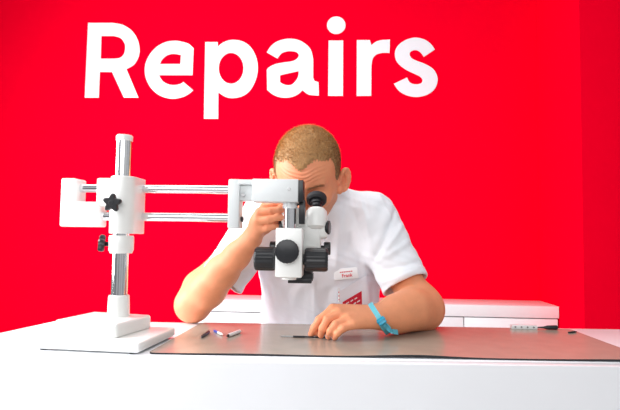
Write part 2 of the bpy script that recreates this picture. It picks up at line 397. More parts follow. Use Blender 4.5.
bc_ = at(243, 195, 1.156); bm = NB(); rod(bm, (bc_.x, 1.159, bc_.z), (bc_.x, 1.153, bc_.z), .0052, n=6); obj('bolt', bm, M['steel'], ms)
bc_ = at(241.5, 219, 1.156); bm = NB(); rod(bm, (bx1-.001, 1.175, bc_.z), (bx1+.006, 1.175, bc_.z), .006, n=6); obj('bolt', bm, M['darksteel'], ms)
bm = NB(); box(bm, (ax1, 1.14, az0), (ax2, 1.2, az1), .0025); obj('arm', bm, M['grey'], ms)
bc_ = at(289, 189, 1.14); bm = NB(); rod(bm, (bc_.x, 1.141, bc_.z), (bc_.x, 1.1385, bc_.z), .0035); obj('screw', bm, M['steel'], ms)
bm = NB(); ax3 = at(303.5, 190, 1.15).x
box(bm, (ax2-.001, 1.142, az0+.001), (ax3, 1.198, az1-.002), .001); obj('arm_end_cap', bm, M['black'], ms)
bm = NB(); box(bm, (at(299, 210, 1.17).x, 1.165, at(300, 224, 1.17).z), (at(305, 210, 1.17).x, 1.19, az0+.006), .001); obj('drop_bar', bm, M['black'], ms)
# focus column and focus block
fx = at(289.6, 215, 1.165).x; FY = 1.172
bm = NB(); lathe(bm, (fx, FY, at(289, 208.5, FY).z), (0, 0, 1), [(0, .012), (0, .0158), (.002, .0165), (.017, .0165), (.017, 0)]); obj('column_collar', bm, M['grey'], ms)
bm = NB(); rod(bm, (fx, FY, at(289, 232, FY).z), (fx, FY, at(289, 207, FY).z), .0138); obj('focus_column', bm, M['chrome'], ms)
BX0 = at(275.3, 250, 1.14).x; BX1 = at(302.2, 250, 1.14).x; BZ1 = at(290, 228, 1.14).z; BZ0 = at(290, 277.8, 1.14).z
bm = NB(); box(bm, (BX0, 1.14, BZ0), (BX1, 1.205, BZ1), .003); obj('focus_block', bm, M['cream'], ms)
kc = at(286.8, 251.5, 1.125); bm = NB(); knurled(bm, (kc.x, 1.14, kc.z), (kc.x, 1.122, kc.z), .0262, n=40, depth=.02); obj('tension_knob', bm, M['black'], ms)
zk = at(290, 259.3, 1.17).z; r_ = .0268
bm = NB(); rod(bm, (BX0-.004, 1.172, zk), (BX1+.004, 1.172, zk), .012); obj('focus_shaft', bm, M['black'], ms)
bm = NB(); knurled(bm, (BX0-.002, 1.172, zk), (at(255, 259, 1.172).x, 1.172, zk), r_, n=26, depth=.05); obj('focus_knob', bm, M['black'], ms)
bm = NB(); knurled(bm, (BX1+.004, 1.172, zk), (at(328, 259, 1.172).x, 1.172, zk), r_, n=26, depth=.05); obj('focus_knob', bm, M['black'], ms)
bm = NB(); lathe(bm, (fx+.001, 1.165, BZ0-.006), (0, 0, 1), [(0, 0), (0, .0155), (.001, .0165), (.0065, .0165), (.0065, 0)]); obj('column_foot', bm, M['cream'], ms)
# microscope head
HX = at(304, 240, 1.225).x; HY = 1.228
bm = NB()
hz1 = at(304, 217.5, 1.215).z; hz0 = at(304, 262, 1.22).z
box(bm, (HX-.040, 1.210, hz0+.02), (HX+.040, 1.258, hz1), .008, seg=4)
lathe(bm, (HX, HY+.006, hz0-.012), (0, 0, 1), [(0, 0), (0, .024), (.004, .027), (.05, .036), (.05, 0)])
obj('head_body', bm, M['cream'], ms)
bm = NB(); z = at(300, 283.2, 1.21).z
box(bm, (at(288, 280, 1.21).x, 1.206, z), (at(311.5, 280, 1.21).x, 1.25, z+.010), .001)
box(bm, (at(303, 280, 1.21).x, 1.207, z+.008), (at(313, 280, 1.21).x, 1.25, z+.022), .001)
lathe(bm, (HX, HY+.006, z+.004), (0, 0, 1), [(0, 0), (0, .022), (.03, .022), (.03, 0)])
obj('objective', bm, M['black'], ms)
for s in (-1, 1):
    ex = at(316.3 if s > 0 else 291, 196, 1.235).x
    hpx = HX+s*.0285
    A = Vector((hpx, 1.222, at(316, 228, 1.222).z)); B = Vector((ex+.001*s, 1.232, at(316, 206.5, 1.232).z))
    bm = NB()
    axis = (B-A).normalized()
    lathe(bm, A-axis*.004, axis, [(0, 0), (0, .016), (.006, .0245), (.028, .0265), (.044, .0245), (.052, .0175), (.0545, 0)], 36)
    box(bm, (hpx-.019 if s > 0 else hpx-.027, 1.212, A.z-.026), (hpx+.027 if s > 0 else hpx+.019, 1.256, A.z+.022), .010, seg=5)
    h = obj('prism_housing', bm, M['cream'], ms)
    C = Vector((ex, 1.262, at(316, 195.5, 1.25).z+.0)); tube0 = B-(C-B).normalized()*.004
    E = Vector((ex, 1.256, at(316, 194.3, 1.25).z))
    ax = (E-tube0).normalized()
    bm = NB(); lathe(bm, tube0, ax, [(0, 0), (0, .0125), (.008, .0128), (.0085, .0155), (.020, .0155), (.020, 0)]); ep = obj('eyepiece', bm, M['black'], ms)
    bm = NB(); lathe(bm, tube0+ax*.018, ax, [(0, .012), (0, .0205), (.004, .0240), (.012, .0248), (.0145, .0238), (.0145, .018), (.006, .013), (.006, 0)]); obj('eyecup', bm, M['rubber'], ep)
    kx = hpx+s*.0262
    bm = NB(); z = at(324, 227.5, 1.22).z; knurled(bm, (kx-s*.003, 1.226, z), (kx+s*.006, 1.224, z), .0165, n=24); obj('width_knob', bm, M['black'], ms)
    bm = NB(); z = at(325, 248.5, 1.235).z; xo = at(330.6, 248, 1.235).x if s > 0 else at(270, 248, 1.235).x
    rod(bm, (HX+s*.034, 1.235, z), (xo-s*.008, 1.235, z), .007); knurled(bm, (xo-s*.016, 1.235, z), (xo, 1.235, z), .0155, n=22); obj('zoom_knob', bm, M['black'], ms)

# ------------------------------------------------------------------ distance-field modelling for the person
class Field:
    def __init__(s, lo, hi, h):
        s.lo = np.array(lo, float); s.h = h; s.n = np.ceil((np.array(hi)-s.lo)/h).astype(int)+1
        s.f = np.full(s.n, 0.08, np.float32)
    def sub(s, lo, hi, pad):
        i0 = np.maximum(0, np.floor((np.array(lo)-pad-s.lo)/s.h).astype(int)); i1 = np.minimum(s.n, np.ceil((np.array(hi)+pad-s.lo)/s.h).astype(int)+1)
        if np.any(i1 <= i0): return None, None
        sl = tuple(slice(a_, b_) for a_, b_ in zip(i0, i1))
        g = [ (s.lo[k]+s.h*np.arange(i0[k], i1[k])).astype(np.float32) for k in range(3)]
        return sl, (g[0][:, None, None], g[1][None, :, None], g[2][None, None, :])
    def comb(s, sl, d, k, mode='u'):
        a_ = s.f[sl]; d = d.astype(np.float32)
        if mode == 'u':
            if k > 0:
                hh = np.maximum(k-np.abs(a_-d), 0)/k; s.f[sl] = np.minimum(a_, d)-hh*hh*k*.25
            else: s.f[sl] = np.minimum(a_, d)
        else:
            d = -d
            if k > 0:
                hh = np.maximum(k-np.abs(a_-d), 0)/k; s.f[sl] = np.maximum(a_, d)+hh*hh*k*.25
            else: s.f[sl] = np.maximum(a_, d)
    def cone(s, p, q, r1, r2, k=.01, mode='u', cut=None):
        p = np.array(p, float); q = np.array(q, float); R = max(r1, r2)
        sl, g = s.sub(np.minimum(p, q)-R, np.maximum(p, q)+R, k+.012)
        if sl is None: return
        d = q-p; L2 = d@d
        t = ((g[0]-p[0])*d[0]+(g[1]-p[1])*d[1]+(g[2]-p[2])*d[2])/L2
        tt = np.clip(t, 0, 1)
        dist = np.sqrt((g[0]-p[0]-d[0]*tt)**2+(g[1]-p[1]-d[1]*tt)**2+(g[2]-p[2]-d[2]*tt)**2)-(r1+(r2-r1)*tt)
        if cut is not None: dist = np.maximum(dist, (t-cut)*math.sqrt(L2))
        s.comb(sl, dist, k, mode)
    def chain(s, pts, k=.01, kin=None):
        for (p, r1), (q, r2) in zip(pts, pts[1:]): s.cone(p, q, r1, r2, k)
    def ell(s, c_, r, k=.01, B=None, mode='u'):
        c_ = np.array(c_, float); r = np.array(r, float); R = r.max() if B is not None else r
        sl, g = s.sub(c_-R, c_+R, k+.012)
        if sl is None: return
        x, y, z = g[0]-c_[0], g[1]-c_[1], g[2]-c_[2]
        if B is not None: x, y, z = (B[0][0]*x+B[0][1]*y+B[0][2]*z, B[1][0]*x+B[1][1]*y+B[1][2]*z, B[2][0]*x+B[2][1]*y+B[2][2]*z)
        k0 = np.sqrt((x/r[0])**2+(y/r[1])**2+(z/r[2])**2); k1 = np.sqrt((x/r[0]**2)**2+(y/r[1]**2)**2+(z/r[2]**2)**2)+1e-9
        s.comb(sl, k0*(k0-1)/k1, k, mode)
    def mesh(s):
        f = s.f; ins = f < 0; h = s.h; n = s.n
        cnt = np.zeros(tuple(n-1), np.uint8)
        for dx in (0, 1):
            for dy in (0, 1):
                for dz in (0, 1): cnt += ins[dx:n[0]-1+dx, dy:n[1]-1+dy, dz:n[2]-1+dz]
        act = np.argwhere((cnt > 0) & (cnt < 8)); del cnt
        idx = np.full(tuple(n-1), -1, np.int32); idx[act[:, 0], act[:, 1], act[:, 2]] = np.arange(len(act))
        cor = np.array([(i, j, k) for i in (0, 1) for j in (0, 1) for k in (0, 1)])
        vals = np.stack([f[act[:, 0]+c_[0], act[:, 1]+c_[1], act[:, 2]+c_[2]] for c_ in cor], 1)
        acc = np.zeros((len(act), 3)); num = np.zeros(len(act))
        for a_ in range(8):
            for b_ in range(a_+1, 8):
                if np.abs(cor[a_]-cor[b_]).sum() != 1: continue
                va, vb = vals[:, a_], vals[:, b_]; m = (va < 0) != (vb < 0)
                t = np.where(m, va/(va-vb+1e-20), 0)
                P = cor[a_]+t[:, None]*(cor[b_]-cor[a_]); acc += np.where(m[:, None], P, 0); num += m
        V = s.lo+h*(act+acc/num[:, None])
        Q = []
        for ax in range(3):
            o1, o2 = (ax+1) % 3, (ax+2) % 3
            sa_ = [slice(None)]*3; sb = [slice(None)]*3; sa_[ax] = slice(0, -1); sb[ax] = slice(1, None)
            A_, B_ = ins[tuple(sa_)], ins[tuple(sb)]
            e = np.argwhere(A_ != B_)
            e = e[(e[:, o1] > 0) & (e[:, o2] > 0) & (e[:, o1] < n[o1]-1) & (e[:, o2] < n[o2]-1)]
            flip = ~A_[e[:, 0], e[:, 1], e[:, 2]]
            q = []
            for (u, v) in ((-1, -1), (0, -1), (0, 0), (-1, 0)):
                e2 = e.copy(); e2[:, o1] += u; e2[:, o2] += v; q.append(idx[e2[:, 0], e2[:, 1], e2[:, 2]])
            q = np.stack(q, 1); q[flip] = q[flip][:, ::-1]; Q.append(q)
        return V, np.concatenate(Q)
def smooth(V, Q, it=2, lam=.5):
    E = np.concatenate([Q[:, [0, 1]], Q[:, [1, 2]], Q[:, [2, 3]], Q[:, [3, 0]]]); 
    deg = np.bincount(E.ravel(), minlength=len(V)).astype(float)
    for i in range(it):
        S = np.zeros_like(V)
        for ax in range(3):
            S[:, ax] = np.bincount(E[:, 0], V[E[:, 1], ax], len(V))+np.bincount(E[:, 1], V[E[:, 0], ax], len(V))
        V = V+lam*(S/np.maximum(deg, 1)[:, None]-V)
    return V
def normals(V, Q):
    N = np.cross(V[Q[:, 2]]-V[Q[:, 0]], V[Q[:, 3]]-V[Q[:, 1]]); out = np.zeros_like(V)
    for k in range(4):
        for ax in range(3): out[:, ax] += np.bincount(Q[:, k], N[:, ax], len(V))
    return out/(np.linalg.norm(out, axis=1)[:, None]+1e-12)
def npobj(name, V, Q, m, parent=None, tint=None):
    me = bpy.data.meshes.new(name)
    me.vertices.add(len(V)); me.vertices.foreach_set('co', V.astype(np.float32).ravel())
    k = Q.shape[1]
    me.loops.add(Q.size); me.loops.foreach_set('vertex_index', Q.astype(np.int32).ravel())
    me.polygons.add(len(Q)); me.polygons.foreach_set('loop_start', (np.arange(len(Q))*k).astype(np.int32))
    me.polygons.foreach_set('loop_total', np.full(len(Q), k, np.int32))
    me.polygons.foreach_set('use_smooth', np.ones(len(Q), bool))
    me.update(calc_edges=True); me.validate()
    if tint is not None:
        at_ = me.color_attributes.new('tint', 'FLOAT_COLOR', 'POINT')
        at_.data.foreach_set('color', np.concatenate([tint, np.ones((len(V), 1))], 1).astype(np.float32).ravel())
    me.materials.append(m)
    return finish(bpy.data.objects.new(name, me), parent)
def bvh(V, Q): return BVHTree.FromPolygons([tuple(v) for v in V.tolist()], Q.tolist())

# head frame
HC = at(308.8, 182, 1.36)
pit, yaw = math.radians(30), math.radians(8)
fw = Vector((-math.sin(yaw)*math.cos(pit), -math.cos(yaw)*math.cos(pit), -math.sin(pit)))
rt = Vector((math.cos(yaw), -math.sin(yaw), 0)); up = fw.cross(rt); up = up if up.z > 0 else -up
rt = rt.normalized(); up.normalize()
HB = np.array([rt, fw, up]); S = 1.035
def hp(x, y, z): return np.array(HC)+S*(HB[0]*x+HB[1]*y+HB[2]*z)
def tohead(V): return ((V-np.array(HC))@HB.T)/S
def build_head(f, skull_only=False, inf=0.0):
    f.ell(hp(0, -.014, .050), np.array((.0765, .094, .084))*S+inf, .01, HB)
    f.ell(hp(0, .020, .035), np.array((.0665, .068, .064))*S+inf, .03, HB)
    if skull_only: return
    f.ell(hp(0, .028, -.030), np.array((.058, .058, .068))*S, .03, HB)
    f.ell(hp(0, .004, -.008), np.array((.0735, .058, .050))*S, .02, HB)
    f.ell(hp(0, .066, -.082), np.array((.020, .018, .016))*S, .025, HB)
    for s in (-1, 1):
        f.cone(hp(s*.054, .0, -.045), hp(s*.012, .066, -.084), .016, .016, .02)
        f.ell(hp(s*.043, .058, -.018), np.array((.020, .022, .018))*S, .02, HB)
        f.cone(hp(s*.012, .083, .024), hp(s*.046, .068, .026), .0095, .0085, .012)
        f.ell(hp(s*.031, .090, .004), np.array((.017, .014, .012))*S, .012, HB, 'd')
        f.ell(hp(s*.031, .070, .003), np.array((.0145, .0135, .0125))*S, .004, HB)
    f.cone(hp(0, .082, .014), hp(0, .106, -.026), .008, .0105, .010)
    for s in (-1, 1):
        f.ell(hp(s*.011, .098, -.031), np.array((.0085, .010, .008))*S, .006, HB)
        f.ell(hp(s*.006, .103, -.039), np.array((.0035, .004, .005))*S, .002, HB, 'd')
    f.cone(hp(-.018, .082, -.0535), hp(.018, .082, -.0535), .006, .006, .008)
    f.cone(hp(-.015, .082, -.063), hp(.015, .082, -.063), .0065, .0065, .006)
    f.cone(hp(-.024, .090, -.0585), hp(.024, .090, -.0585), .0018, .0018, .003, 'd')
    for s in (-1, 1):
        # ears: flattened bowls leaning outwards
        e1 = (HB[0]*.74*s+HB[1]*.67); e1 /= np.linalg.norm(e1)
        e3 = HB[2]*.96-HB[1]*.26; e3 = e3-e1*(e3@e1); e3 /= np.linalg.norm(e3); e2 = np.cross(e3, e1)
        BE = np.array([e1, e2, e3])
        c_ = hp(s*.0885, -.010, .002)
        f.ell(c_, (.0085*S, .0185*S, .0315*S), .007, BE)
        f.ell(c_+e1*.0075*S-HB[1]*.001, (.0080*S, .0115*S, .0215*S), .002, BE, 'd')
        rimp = []
        for i in range(11):
            an = math.radians(-115+i*26)*1.0
            rimp.append((c_+e1*.0045+e2*(.0165*S*math.cos(an))*(-1 if (e2@HB[1]) > 0 else 1)+e3*(.0290*S*math.sin(an)), .0036))
        f.chain(rimp, .003)
        f.chain([(c_+e1*.0035+e3*(.014*S*math.sin(t_))+e2*(.007*S*math.cos(t_))*(-1 if (e2@HB[1]) > 0 else 1), .0026) for t_ in (-1.3, -.6, 0, .6, 1.3)], .003)
        f.ell(hp(s*.079, .006, -.022), (.006, .008, .010), .008, HB)
        f.ell(hp(s*.079, .008, .000), (.004, .004, .006), .004, HB)

body = Field((-.47, 1.13, .62), (.31, 1.70, 1.31), .0021)
build_head(body)
V3 = lambda v: np.array(v)
neckT = hp(0, -.035, -.03)
body.cone(neckT, (-.045, 1.50, 1.05), .056, .062, .03)
body.cone((-.045, 1.53, 1.02), (-.043, 1.58, .72), .075, .095, .05)
body.cone((-.10, 1.54, 1.0), (.02, 1.54, 1.0), .075, .075, .04)
shL = V3((-.200, 1.485, 1.045)); shR = V3((.108, 1.475, 1.045))
body.cone(shL, (-.05, 1.5, 1.06), .055, .06, .04); body.cone(shR, (-.04, 1.5, 1.06), .055, .06, .04)
# arm on the right of the picture
P = lambda x, y, Y: np.array(at(x, y, Y))
eR = V3((P(423, 304, 1.352)[0], 1.352, DZ+.050))
body.chain([(shR, .054), ((shR+eR)/2+V3((-.002, .004, 0)), .045), (eR+V3((-.006, .010, .012)), .043), (eR, .043)], .03)
wR = P(379, 317, 1.225); midR = P(410, 309.5, 1.295); m2 = P(394, 314.5, 1.258)
body.chain([(eR, .044), (midR, .0425), (m2, .035), (wR, .0265)], .04)
# hand on the mat
kn = dict(i=P(333, 309, 1.208), m=P(340, 313.5, 1.195), r=P(348.5, 319, 1.182), p=P(353.5, 324.8, 1.172))
wr2 = wR+V3((0, -.0, .0))
for k_, r_ in (('i', .0125), ('m', .0125), ('r', .0118), ('p', .0105)):
    off = dict(i=(0, .008, .009), m=(0, .002, .004), r=(0, -.004, -.003), p=(0, -.010, -.008))[k_]
    body.cone(wr2+V3(off), kn[k_], .017, r_, .012)
body.ell((kn['m']+wR)/2+V3((0.002, .008, -.006)), (.032, .022, .016), .015)
Zt = MZ
def tip(x, y, r): q = onz(x, y, MZ+r*.95); return np.array(q)
fing = {
 'i': [(kn['i'], .0108), (P(319.5, 319.5, 1.200), .0094), (P(314, 328, 1.197), .0082), (tip(311, 334.2, .0072), .0072)],
 'm': [(kn['m'], .0112), (P(327.5, 319.5, 1.183), .0100), (P(322.5, 328.5, 1.178), .0086), (tip(321, 335.2, .0075), .0075)],
 'r': [(kn['r'], .0106), (P(336.0, 324.2, 1.170), .0094), (P(330.5, 331, 1.166), .0082), (tip(328.3, 336.6, .0072), .0072)],
 'p': [(kn['p'], .0092), (P(343.0, 328.5, 1.160), .0082), (P(337.5, 333.4, 1.157), .0072), (tip(334.6, 337.8, .0064), .0064)]}
for k_ in 'imrp': body.chain(fing[k_], .0035)
body.chain([(wR+V3((-.012, .012, -.006)), .014), (P(346, 322, 1.225), .0125), (P(330, 328.5, 1.222), .0098), (np.array(onz(318, 333.5, MZ+.008)), .0082)], .006)
# arm on the left of the picture, forearm raised
eL = V3((P(193, 303, 1.385)[0], 1.385, DZ+.0475)); wL = P(252, 238, 1.275)
body.chain([(shL, .054), ((shL+eL)/2+V3((.0, .02, 0)), .048), (P(201, 288, 1.42), .046), (eL, .0445)], .02)
body.chain([(eL, .045), (P(208, 289, 1.36), .046), (P(222, 272, 1.335), .040), (P(237, 255.5, 1.305), .031), (wL, .0245)], .02)
kL = dict(i=P(265, 207, 1.250), m=P(259.5, 213, 1.238), r=P(257.5, 221.5, 1.232), p=P(259.5, 230, 1.232))
for k_, r_ in (('i', .0122), ('m', .0122), ('r', .0115), ('p', .0105)):
    off = dict(i=(0, .010, .004), m=(0, .002, .002), r=(0, -.004, 0), p=(.004, -.008, -.004))[k_]
    body.cone(wL+V3(off), kL[k_], .017, r_, .012)
body.ell(P(257, 225, 1.25), (.016, .02, .026), .015)
fL = {
 'i': [(kL['i'], .0108), (P(275, 203.5, 1.238), .0095), (P(283, 203.5, 1.225), .0084), (P(290, 205.5, 1.215), .0072)],
 'm': [(kL['m'], .0112), (P(271.5, 211.0, 1.224), .0098), (P(280.5, 209.6, 1.216), .0085), (P(288.5, 210, 1.212), .0074)],
 'r': [(kL['r'], .0106), (P(269.5, 219.8, 1.218), .0093), (P(278, 217.4, 1.213), .0082), (P(284.5, 217.6, 1.212), .0072)],
 'p': [(kL['p'], .0092), (P(267.5, 228.5, 1.224), .0080), (P(274, 226.5, 1.224), .0070), (P(279, 227, 1.226), .0062)]}
for k_ in 'imrp': body.chain(fL[k_], .0035)
body.chain([(wL+V3((.012, .010, .01)), .014), (P(266, 228, 1.268), .0125), (P(276, 221, 1.262), .0098), (P(285, 217, 1.252), .0082)], .006)
Vb, Qb = body.mesh(); del body
Vb = smooth(Vb, Qb, 3, .45); Nb = normals(Vb, Qb)
# forehead wrinkles, knuckle creases
H = tohead(Vb)
fore = np.exp(-((H[:, 2]-.055)/.017)**4)*(H[:, 1] > .03)*np.exp(-(H[:, 0]/.05)**4)
wav = np.sin((H[:, 2]+.006*np.cos(H[:, 0]*55)+.0012*np.sin(H[:, 0]*140))*2*PI/.0092)
Vb = Vb+Nb*(fore*wav*.00085)[:, None]
def dseg(V, p, q):
    p = np.array(p); d = np.array(q)-p; t = np.clip(((V-p)@d)/(d@d), 0, 1); return np.linalg.norm(V-p-t[:, None]*d, axis=1)
# tint (albedo only)
base = np.tile(np.array((.80, .32, .165)), (len(Vb), 1))
redd = np.zeros(len(Vb))
for fg in (fing, fL):
    for k_ in 'imrp':
        redd += .7*np.exp(-(np.linalg.norm(Vb-fg[k_][3][0], axis=1)/.010)**2)+.4*np.exp(-(np.linalg.norm(Vb-fg[k_][1][0], axis=1)/.010)**2)
for c_, r_, w in ((hp(-.09, 0, 0), .03, .7), (hp(.09, 0, 0), .03, .7), (hp(0, .1, -.03), .02, .6), (hp(0, .08, .05), .05, .4), (eR, .05, .35), (eL, .045, .35)):
    redd += w*np.exp(-(np.linalg.norm(Vb-c_, axis=1)/r_)**2)
redd = np.clip(redd, 0, 1)[:, None]
base = base*(1-redd)+redd*np.array((.78, .255, .145))
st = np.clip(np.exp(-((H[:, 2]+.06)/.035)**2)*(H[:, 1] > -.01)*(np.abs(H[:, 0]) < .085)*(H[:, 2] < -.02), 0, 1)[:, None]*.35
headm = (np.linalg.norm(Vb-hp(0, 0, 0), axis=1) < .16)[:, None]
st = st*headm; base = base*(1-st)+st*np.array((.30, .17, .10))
# person root
pr = thing('person', 'person in a white short-sleeved shirt bending to a microscope, resting both elbows on the desk', 'person', (-.04, 1.62, 0))
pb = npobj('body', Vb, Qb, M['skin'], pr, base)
BV = bvh(Vb, Qb)

# hair shell with short strands
hf = Field(np.array(HC)-.17, np.array(HC)+.2, .0021)
build_head(hf, True, .0045)
Vh, Qh = hf.mesh(); Vh = smooth(Vh, Qh, 2); 
def hairline(H):
    x = np.abs(H[:, 0]); z = H[:, 2]; y = H[:, 1]
    zf = .0665+.020*(1-np.exp(-(x/.021)**2))-.010*np.clip((x-.040)/.02, 0, 1)       # front line: centre peak, recesses
    front = z-zf
    side = np.where(z > .012, (.030+.16*np.clip(z-.045, 0, 1))-y-.25*np.clip(.03-z, 0, 1), (-.012-y)) # temple line / behind the ear
    side = np.minimum(side, z+.012+np.clip(-.02-y, 0, 1)*1.6)
    return np.where(y > .02, np.maximum(front, side-0.0), np.maximum(side, z-.085))
Hh = tohead(Vh); hl = hairline(Hh)+.0015*np.sin(Hh[:, 0]*900)+.0012*np.sin(Hh[:, 2]*700)
keep = (hl[Qh] > 0).all(axis=1)
Nh = normals(Vh, Qh)
Qk = Qh[keep]
edge = np.clip(hl/.010, 0, 1)
Vh = Vh-Nh*((1-edge)*.0048)[:, None]
used = np.unique(Qk); remap = np.full(len(Vh), -1); remap[used] = np.arange(len(used))
Vk = Vh[used]; Qk = remap[Qk]; Nk = Nh[used]; Hk = Hh[used]; ek = edge[used]
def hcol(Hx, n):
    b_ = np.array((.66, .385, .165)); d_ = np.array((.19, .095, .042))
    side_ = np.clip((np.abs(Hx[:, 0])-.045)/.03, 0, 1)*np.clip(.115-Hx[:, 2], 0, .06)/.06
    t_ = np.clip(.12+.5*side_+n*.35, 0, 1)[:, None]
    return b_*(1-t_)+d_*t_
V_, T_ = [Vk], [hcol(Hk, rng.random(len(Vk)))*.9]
nS = 26000; pick = rng.integers(0, len(Vk), nS)
pk, nk, hk = Vk[pick], Nk[pick], Hk[pick]
flow = HB[1]*.75+HB[2]*.1
dirn = nk*.75+flow+rng.normal(0, .28, (nS, 3)); dirn /= np.linalg.norm(dirn, axis=1)[:, None]
ln = (.0035+.0050*rng.random(nS))*(.35+.65*ek[pick])*np.clip(.55+(hk[:, 2]-.03)*9, .4, 1.15)
sd = np.cross(dirn, nk+rng.normal(0, .3, (nS, 3))); sd /= np.linalg.norm(sd, axis=1)[:, None]+1e-9
b0 = pk-nk*.0012; w = .00038
A_, B_, C_, D_ = b0-sd*w, b0+sd*w, b0+dirn*ln[:, None]+sd*w*.35, b0+dirn*ln[:, None]-sd*w*.35
SV = np.stack([A_, B_, C_, D_], 1).reshape(-1, 3)
SQ = (np.arange(nS*4).reshape(-1, 4))+len(Vk)
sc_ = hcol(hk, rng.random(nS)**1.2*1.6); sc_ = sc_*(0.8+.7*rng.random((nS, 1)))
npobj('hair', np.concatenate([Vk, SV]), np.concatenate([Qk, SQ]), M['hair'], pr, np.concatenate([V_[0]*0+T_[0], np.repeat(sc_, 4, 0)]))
# eyebrows
for s in (-1, 1):
    vs = []; qs = []; ts = []
    for i in range(300):
        u = random.random(); x = s*(.012+.038*u); z = .021+.005*math.sin(u*2.4)+random.gauss(0, .0018)
        o_ = hp(x, .16, z); loc, nor, fi, di = BV.ray_cast(Vector(o_), -fw)
        if loc is None or not .062 < tohead(np.array([loc]))[0, 1] < .1: continue
        dr = np.array(rt)*s*.9+np.array(up)*random.uniform(0, .5)+np.array(nor)*.35; dr /= np.linalg.norm(dr)
        sd_ = np.cross(dr, nor); L_ = .006; b_ = np.array(loc)-np.array(nor)*.0003; k = len(vs)
        vs += [b_-sd_*.0003, b_+sd_*.0003, b_+dr*L_+sd_*.0001, b_+dr*L_-sd_*.0001]; qs.append((k, k+1, k+2, k+3)); ts += [(.36, .18, .09)]*4
    npobj('eyebrow', np.array(vs), np.array(qs), M['hair'], pr, np.array(ts))
# fingernails
def nail(fg, k_, upv, sc=1.0):
    p_, q_ = fg[k_][2][0], fg[k_][3][0]; d_ = (q_-p_)/np.linalg.norm(q_-p_)
    c_ = Vector(q_+d_*.0015); n0 = np.array(upv)-d_*(np.array(upv)@d_); n0 /= np.linalg.norm(n0); s_ = np.cross(d_, n0)
    bm = NB(); g = {}
    for i in range(7):
        for j in range(5):
            a_ = (i-3)/3*.0046*sc; b_ = (j-2)/2*.0050*sc*(1-.25*(abs(i-3)/3)**2 if j == 4 else 1)
            o_ = Vector(np.array(c_)+s_*a_+d_*b_+n0*.02); loc, nor, fi, di = BV.ray_cast(o_, Vector(-n0), .05)
            if loc is None: bm.free(); return
            g[i, j] = bm.verts.new(loc+nor*.0005)
    for i in range(6):
        for j in range(4): bm.faces.new((g[i, j], g[i+1, j], g[i+1, j+1], g[i, j+1]))
    bmesh.ops.solidify(bm, geom=list(bm.faces), thickness=.0004)
    obj('fingernail', bm, M['nail'], pr, ang=60)
M['nail'] = mat('fingernail', (.82, .52, .42), .25, noise=.03)
for k_ in 'imrp': nail(fing, k_, (-.3, -.55, .75)); nail(fL, k_, (-.25, -.95, .2))

# shirt
sf = Field((-.46, 1.30, .60), (.34, 1.76, 1.19), .0026)
sf.ell((-.042, 1.565, .70), (.182, .140, .26), .05)
sf.ell((-.042, 1.550, .92), (.186, .134, .19), .05)
sf.cone((-.185, 1.495, 1.045), (.095, 1.485, 1.05), .062, .062, .05)
sf.cone((.08, 1.48, 1.072), (-.005, 1.468, 1.098), .046, .046, .03)
sf.cone((-.165, 1.49, 1.070), (-.09, 1.475, 1.094), .046, .046, .03)
sf.cone((-.045, 1.47, 1.06), (-.047, 1.44, 1.095), .07, .066, .03)
cuR = P(405.5, 285, 1.395); cuL = P(222, 281, 1.425)
def sleeve(sh, cu, r0, r1):
    d_ = cu-sh; q = sh+d_*1.25
    sf.cone(sh, q, r0, r0+(r1-r0)*1.25, .035, cut=.8)
def hollow(sh, cu, r1):
    d_ = cu-sh; sf.cone(sh+d_*.72, sh+d_*1.5, r1-.0045, r1-.0035, .0, 'd')
sleeve(shR+V3((-.002, -.002, .004)), cuR, .070, .0635); sleeve(shL+V3((0, -.002, .004)), cuL, .070, .062)
hollow(shR, cuR, .0635); hollow(shL, cuL, .062)
# neck opening: V placket edges
sf.cone(hp(0, -.01, -.03), (-.055, 1.425, 1.09), .048, .034, .004, 'd')
Vs, Qs = sf.mesh(); del sf
Vs = smooth(Vs, Qs, 2); Ns = normals(Vs, Qs)
D = np.zeros(len(Vs))
def fold(p, q, amp, w, curve=0):
    global D
    p = np.array(p)[[0, 2]]; q = np.array(q)[[0, 2]]; W = Vs[:, [0, 2]]; d_ = q-p; t = ((W-p)@d_)/(d_@d_)
    tt = np.clip(t, -.15, 1.15); r = np.linalg.norm(W-p-tt[:, None]*d_, axis=1)
    front = np.clip(-Ns[:, 1]*1.6+.1, 0, 1)
    D += 1.15*amp*np.exp(-(r/w)**2)*np.sin(np.clip((tt+.15)/1.3, 0, 1)*PI)**.7*front
def pf(x0, y0, x1, y1, amp, w, Y=1.42): fold(P(x0, y0, Y), P(x1, y1, Y), amp, w)
# folds: radiating from the armpit and across sleeve and chest
pf(372, 262, 398, 208, -.0045, .007, 1.40); pf(376, 262, 412, 240, .0035, .008, 1.38); pf(380, 270, 418, 262, -.003, .006, 1.36)
pf(379, 258, 405, 222, .0035, .007, 1.40); pf(372, 255, 362, 200, .004, .008, 1.42); pf(366, 250, 350, 205, -.0035, .009, 1.42)
pf(384, 282, 415, 270, .003, .006, 1.36); pf(371, 262, 378, 322, -.004, .009, 1.45); pf(364, 262, 370, 322, .0045, .008, 1.43)
pf(355, 215, 345, 262, -.003, .012, 1.42); pf(340, 205, 336, 262, .003, .010, 1.42); pf(380, 196, 392, 222, .003, .006, 1.42)
pf(362, 192, 368, 215, -.003, .006, 1.42); pf(349, 188, 353, 205, -.0035, .006, 1.43)
pf(270, 280, 276, 322, .0035, .010, 1.43); pf(283, 285, 292, 322, -.003, .012, 1.43); pf(262, 270, 266, 322, -.003, .008, 1.44)
pf(330, 285, 322, 322, -.0035, .014, 1.43); pf(314, 285, 318, 322, .003, .010, 1.43)
